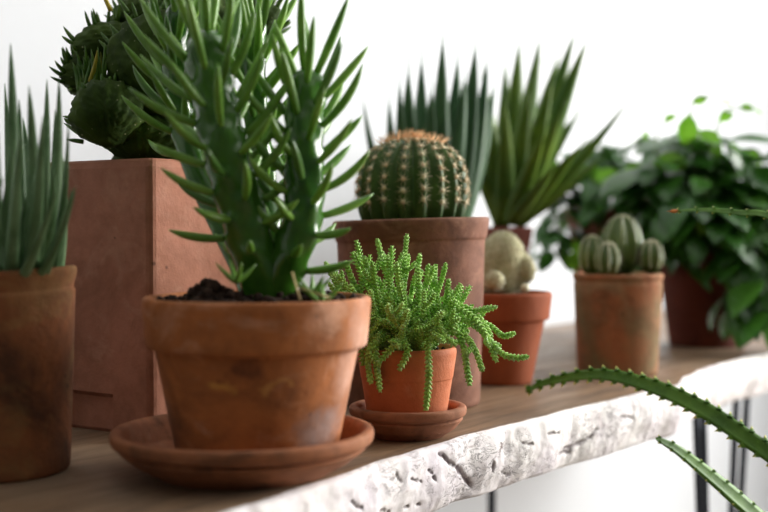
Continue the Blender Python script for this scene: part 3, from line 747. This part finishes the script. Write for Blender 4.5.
soil_mesh(c9, .037, .168, .002, 20).build('soil', M['soil'], t9)
for (X, Y, D, w) in [(520, 26, 1.60, 15), (542, 22, 1.58, 14), (579, 16, 1.62, 14), (592, 24, 1.56, 14), (641, 84, 1.55, 8), (590, 92, 1.66, 6), (505, 50, 1.64, 13), (530, 78, 1.52, 13), (556, 66, 1.52, 13), (548, 120, 1.46, 10), (480, 60, 1.66, 13), (486, 92, 1.52, 12), (505, 95, 1.50, 12), (470, 100, 1.58, 10), (575, 110, 1.66, 10), (520, 110, 1.72, 10), (455, 90, 1.64, 9), (612, 150, 1.62, 9), (585, 140, 1.50, 10), (560, 160, 1.46, 10), (600, 128, 1.7, 8), (540, 60, 1.7, 13), (562, 40, 1.66, 13), (566, 100, 1.5, 12), (470, 150, 1.54, 9)]:
    a = at(505+(X-505)*.10, 224, 1.6+(D-1.6)*.2); e = at(X, Y, D); h = e-a
    blade(t9, M['yucca'], a, e, V((h.x*.05, h.y*.1, .004)) if X != 641 else V((-.01, 0, -.030)), w*.00125, w*.0006, neck=.9, spike=1, n=20, side=(V((1, rnd.uniform(-.3, .3), 0))-h.normalized()*h.normalized().x).normalized())
mb = MB()
for k in range(9):
    an = 2*PI*k/9; a = c9+V((math.cos(an)*.006, math.sin(an)*.006, .170)); e = a+V((math.cos(an)*.022, math.sin(an)*.03, .12))
    sweep(mb, bez(a, a.lerp(e, .5)+V((0, 0, .01)), e, 8), V((-math.sin(an), math.cos(an), 0)), lambda t: (.009*(1-t)**.6+.0004, .003*(1-t)+.0003), LENS)
mb.build('young_leaves', M['heart'], t9, label='pale yellow-green heart leaves')

# --- leafy plants
def leaf_mesh(mb, base, d, up, L, W, droop=.25, fold=.25):
    d = d.normalized(); side = d.cross(up)
    if side.length < 1e-3: side = V((1, 0, 0))
    side.normalize(); nn = side.cross(d)
    R_ = 7; prof = [0.03, .55, .88, 1.0, .88, .55, .02]; vs = []; fs = []
    for i in range(R_):
        t = i/(R_-1); p = base+d*(L*t)-nn*(droop*L*t*t); w = W*prof[i]
        for u in (-1, -.5, 0, .5, 1): vs.append(p+side*(w*u)+nn*(fold*w*abs(u)-.04*L*(abs(u)**3)))
    for i in range(R_-1):
        for j in range(4): a = i*5+j; fs.append((a, a+1, a+6, a+5))
    mb.add(vs, fs)
def clear(p, L): 
    q = p-O2; return p.z-TZ > L*.9 or q.dot(N2) > edge_n(min(1.5, q.dot(T2)))+.012 and p.z-TZ > -.2
def vine(parent, pts, nleaf, L, seed, mat='vine', r=.0016, new=0.0, start=.1):
    rg = random.Random(seed); P = catmull(pts, 8); mb = MB(); sweep(mb, P, None, lambda t: (r*(1-.5*t),)*2, n=6)
    st = mb.build('vine_stem', M['vine_stem'], parent); lm = MB()
    for k in range(nleaf):
        t = start+(1-start)*(k+.5)/nleaf; i = min(len(P)-2, int(t*(len(P)-1))); p = P[i].lerp(P[i+1], t*(len(P)-1)-i); T = (P[i+1]-P[i]).normalized()
        a = rg.uniform(0, 2*PI); out = V((math.cos(a), math.sin(a)*.9-.15, rg.uniform(-.35, .35)))
        d = out+T*.5; Lk = L*rg.uniform(.7, 1.2)*(1 if t < .85 else .75)
        if not clear(p+out.normalized()*.012, Lk*.9): continue
        sweep(lm, [p, p+out.normalized()*.006, p+out.normalized()*.012], None, lambda t: (.0007, .0007), n=4)
        leaf_mesh(lm, p+out.normalized()*.012, d+V((0, 0, -.25)), V((rg.uniform(-.3, .3), rg.uniform(-.4, .1), 1)).normalized(), Lk, Lk*rg.uniform(.26, .34), rg.uniform(.1, .5), rg.uniform(.1, .4))
    lm.build('leaves', M[mat], st, kind='stuff')
cA = ctr(604, 1.9)
tA = thing('potted_plant', 'bushy dark leafy plant in pinkish terracotta pot behind the ribbed cacti', 'potted plant', cA)
pot_mesh(cA, .060, .205, .03, .056, .040, .195).build('flowerpot', M['tc_pink'], tA)
soil_mesh(cA, .05, .196, .003, 20).build('soil', M['soil'], tA)
b0 = cA+V((0, 0, .195))
for k, (x, y, d, n_) in enumerate([(548, 190, 1.85, 16), (552, 235, 1.84, 18), (575, 168, 1.85, 16), (600, 160, 1.88, 16), (632, 170, 1.86, 16), (655, 200, 1.82, 14), (640, 240, 1.80, 14), (560, 215, 1.95, 14), (590, 185, 1.80, 16), (615, 200, 1.78, 14), (670, 175, 1.9, 14), (545, 250, 1.9, 12), (612, 180, 1.98, 14)]):
    e = at(x, y, d); h = e-b0; vine(tA, [b0+V((h.x*.1, h.y*.1, 0)), b0+V((h.x*.45, h.y*.45, max(.03, h.z*.8+.03))), b0+V((h.x*.8, h.y*.8, h.z+.015)), e], n_, .060, 50+k)
mb = MB()
for (x, y, d, dx, dz, L) in ((600, 192, 1.82, -.3, 1, .045), (592, 180, 1.8, .9, .2, .05), (570, 240, 1.82, .6, -.6, .04), (560, 170, 1.84, -.5, .4, .035), (576, 250, 1.84, -.2, -1, .035)):
    leaf_mesh(mb, at(x, y, d), V((dx, -.3, dz)), V((0, -.8, .5)), L, L*.32, .2)
mb.build('young_leaves', M['vine_new'], tA, label='bright yellow-green young leaves')

cB = ctr(706, 1.73)
tB = thing('potted_plant', 'large trailing leafy vine in deep red pot at the right end of the table', 'potted plant', cB)
pot_mesh(cB, .076, .165, .03, .071, .052, .155).build('flowerpot', M['tc_vine'], tB)
soil_mesh(cB, .067, .156, .003, 20).build('soil', M['soil'], tB)
b0 = cB+V((0, 0, .156))
vt = [(690, 165, 1.68, 18), (650, 185, 1.66, 16), (668, 160, 1.76, 16), (720, 160, 1.70, 18), (745, 185, 1.66, 18), (765, 220, 1.64, 18), (775, 270, 1.62, 18), (768, 320, 1.58, 18), (752, 335, 1.60, 16), (650, 225, 1.66, 14), (655, 270, 1.66, 10), (735, 230, 1.62, 18), (745, 280, 1.60, 16), (705, 200, 1.62, 18), (680, 215, 1.62, 14), (790, 240, 1.72, 16), (760, 200, 1.8, 16), (700, 180, 1.85, 16), (800, 300, 1.66, 16), (720, 250, 1.6, 14), (682, 180, 1.9, 14), (732, 310, 1.61, 12), (640, 200, 1.72, 12), (775, 345, 1.56, 12), (740, 210, 1.66, 16), (695, 235, 1.61, 9)]
for k, (x, y, d, n_) in enumerate(vt):
    e = at(x, y, d); h = e-b0
    hz_ = .05+max(0, h.z)*.5 if h.z < .03 else h.z*.75+.02
    vine(tB, [b0+V((h.x*.1, h.y*.1, 0)), b0+V((h.x*.5, h.y*.5, hz_)), b0+V((h.x*.9, h.y*.9, max(h.z+.03, h.z*.6+.03))), e], n_, .074, 80+k)
# long young tendrils above and the light leaves
for k, (pts, n_) in enumerate([([(690, 185, 1.66), (700, 150, 1.66), (690, 118, 1.66), (695, 98, 1.66), (712, 97, 1.66)], 0), ([(700, 180, 1.68), (715, 140, 1.68), (722, 112, 1.68), (748, 108, 1.68)], 0), ([(660, 180, 1.70), (655, 140, 1.70), (668, 118, 1.70)], 0), ([(720, 190, 1.7), (742, 155, 1.7), (755, 150, 1.7), (766, 165, 1.7)], 0), ([(640, 180, 1.75), (645, 150, 1.75), (648, 135, 1.75)], 0)]):
    vine(tB, [at(*p) for p in pts], 1, .03, 200+k, 'vine_new', .0024, start=.9)
mb = MB()
for (x, y, d, dx, dz, L) in ((684, 146, 1.64, .15, 1, .045), (698, 130, 1.64, 1, -.75, .042), (652, 164, 1.64, .9, .1, .05), (692, 104, 1.66, .8, .35, .022), (718, 122, 1.66, .8, .6, .024), (738, 108, 1.68, 1, 0, .022), (730, 142, 1.68, .3, -.9, .03), (742, 148, 1.7, .8, -.8, .04), (663, 122, 1.7, .9, .6, .02), (644, 140, 1.74, .2, 1, .014), (700, 236, 1.60, .2, .6, .03), (620, 176, 1.7, .9, .3, .04), (720, 160, 1.66, -.4, .8, .032)):
    leaf_mesh(mb, at(x, y, d), V((dx, -.15, dz)), V((0, -.9, .45)), L, L*.33, .15)
mb.build('young_leaves', M['vine_new'], tB, label='bright yellow-green young leaves')

# --- toothed aloe at the right, standing on a stool below the table edge
cr = at(955, 655, 1.0)
potz = cr.z-.15
stool = thing('wooden_stool', 'small white wooden stool in front of the table, right of view', 'stool', V((cr.x, cr.y, 0)))
mb = MB(); lathe(mb, rounded([(.0001, potz-.025), (.14, potz-.025), (.145, potz-.012), (.14, potz), (.0001, potz)], .004), V((cr.x, cr.y, 0)), 64); mb.build('seat', M['frame'], stool)
for k in range(4):
    a = PI/4+k*PI/2; mb = MB(); d_ = V((math.cos(a), math.sin(a), 0)); p0 = V((cr.x, cr.y, 0))
    sweep(mb, [p0+d_*.13, p0+d_*.09+V((0, 0, potz-.024))], None, lambda t: (.012+.004*t,)*2, n=14); mb.build('leg', M['frame'], stool)
tC = thing('potted_succulent', 'arching green leaves with toothed edges reaching in from the right before the table', 'potted plant', V((cr.x, cr.y, potz)))
pot_mesh(V((cr.x, cr.y, potz)), .075, .13, .03, .068, .052, .12).build('flowerpot', M['tc_mam'], tC)
soil_mesh(V((cr.x, cr.y, potz)), .066, .122, .003, 40).build('soil', M['soil'], tC)
mb = MB(); sweep(mb, [V((cr.x, cr.y, potz+.115)), cr+V((0, 0, .01)), cr+V((0, 0, .04))], None, lambda t: (.016, .016), n=14); mb.build('stem', M['vine_stem'], tC)
def toothed(pts, w, th, ts=.018, tip=None, roll=0, tl=.003):
    P = catmull(pts, 12); m = len(P); mb = MB()
    d0 = P[-1]-P[0]; side = V((-d0.y, d0.x, 0)).normalized()*math.cos(roll)+V((0, 0, 1))*math.sin(roll)
    rad = lambda t: (w*(.14+.86*min(1, t*2.2)**.62), th*(.15+.85*min(1, t*2.2)**.62))    # t=0 tip, 1 base
    sweep(mb, P, side, rad, LENS)
    S = side; acc = ts*.6; nxt = ts*.8
    for i in range(1, m-1):
        T = (P[i+1]-P[i-1]).normalized(); S = (S-T*S.dot(T)).normalized(); U = T.cross(S); acc += (P[i]-P[i-1]).length
        if acc > nxt:
            acc = 0; ww = rad(i/(m-1))[0]; hh = rad(i/(m-1))[1]
            for sg in (-1, 1):
                bp = P[i]+S*ww*.88*sg+U*hh*.10; dv = (S*sg-T*.6).normalized(); cone(mb, bp, dv, tl*1.5, tl*.95, 6, 0); cone(mb, bp+dv*tl*.8, dv, tl*.9, tl*.46, 5, 1)
    if tip: cone(mb, P[0], P[0]-P[1], .008, rad(0)[0]*1.1, 6, 2); ball(mb, P[0], (side*.0016, V((0, 0, .0014)), (P[0]-P[1]).normalized()*.004), None, 8, 6, 2)
    mb.build('leaf', [M['toothed'], M['tooth'], M['tip']], tC)
X_ = lambda L_: [at(*p) for p in L_]
toothed(X_([(526, 392, 1.15), (550, 382, 1.145), (600, 375, 1.12), (650, 386, 1.10), (700, 408, 1.08), (745, 437, 1.06), (790, 470, 1.05), (860, 540, 1.02), (930, 635, 1.0), (955, 665, 1.0)]), .0085, .009, .014, roll=.95, tl=.0034)
toothed(X_([(657, 439, 1.06), (680, 452, 1.06), (715, 480, 1.05), (752, 512, 1.04), (840, 590, 1.02), (930, 650, 1.0), (955, 665, 1.0)]), .0105, .0105, .016, roll=.6, tl=.0022)
toothed(X_([(674, 211, 1.08), (705, 210, 1.08), (740, 213, 1.07), (775, 219, 1.06), (860, 270, 1.03), (930, 420, 1.0), (950, 600, 1.0), (955, 660, 1.0)]), .0042, .004, .018, tip=True, roll=.8, tl=.0018)
for (dx, dy, dz) in ((.30, .1, .10), (.22, -.2, .16), (.12, .28, .22), (.3, .25, .0), (.05, -.32, .10), (.16, .05, .34)):
    e = cr+V((dx, dy, dz)); toothed([e, cr+V((dx*.8, dy*.8, dz+.06)), cr+V((dx*.4, dy*.4, dz*.6+.07)), cr+V((0, 0, .01))], .009, .009, .016)

# ------------------------------------------------------------------ light, camera, view
ld = bpy.data.lights.new('window_daylight', 'AREA'); ld.shape = 'RECTANGLE'; ld.size = W-.1; ld.size_y = wz1-wz0-.1; ld.energy = 225; ld.color = (1.0, .98, .95)
lo = bpy.data.objects.new('window_daylight', ld); COL.objects.link(lo); lo.location = tab(WS1-.02, (wn0+wn1)/2, (wz0+wz1)/2)
lo.rotation_euler = (-T2).to_track_quat('-Z', 'Z').to_euler()
w = bpy.data.worlds.new('World'); sc.world = w; w.use_nodes = True
bg = w.node_tree.nodes['Background']; bg.inputs[0].default_value = (.95, .97, 1, 1); bg.inputs[1].default_value = .07
cam = bpy.data.cameras.new('camera'); co = bpy.data.objects.new('camera', cam); COL.objects.link(co); sc.camera = co
co.location = (0, 0, CZ); co.rotation_euler = (PI/2-math.atan((256-HZ)/F), 0, 0)
cam.sensor_width = 36; cam.lens = 36*F/768; cam.clip_start = .05
cam.dof.use_dof = True; cam.dof.focus_distance = .97; cam.dof.aperture_fstop = 3.6
sc.view_settings.view_transform = 'Standard'; sc.view_settings.look = 'None'; sc.view_settings.gamma = 1; sc.view_settings.exposure = .40
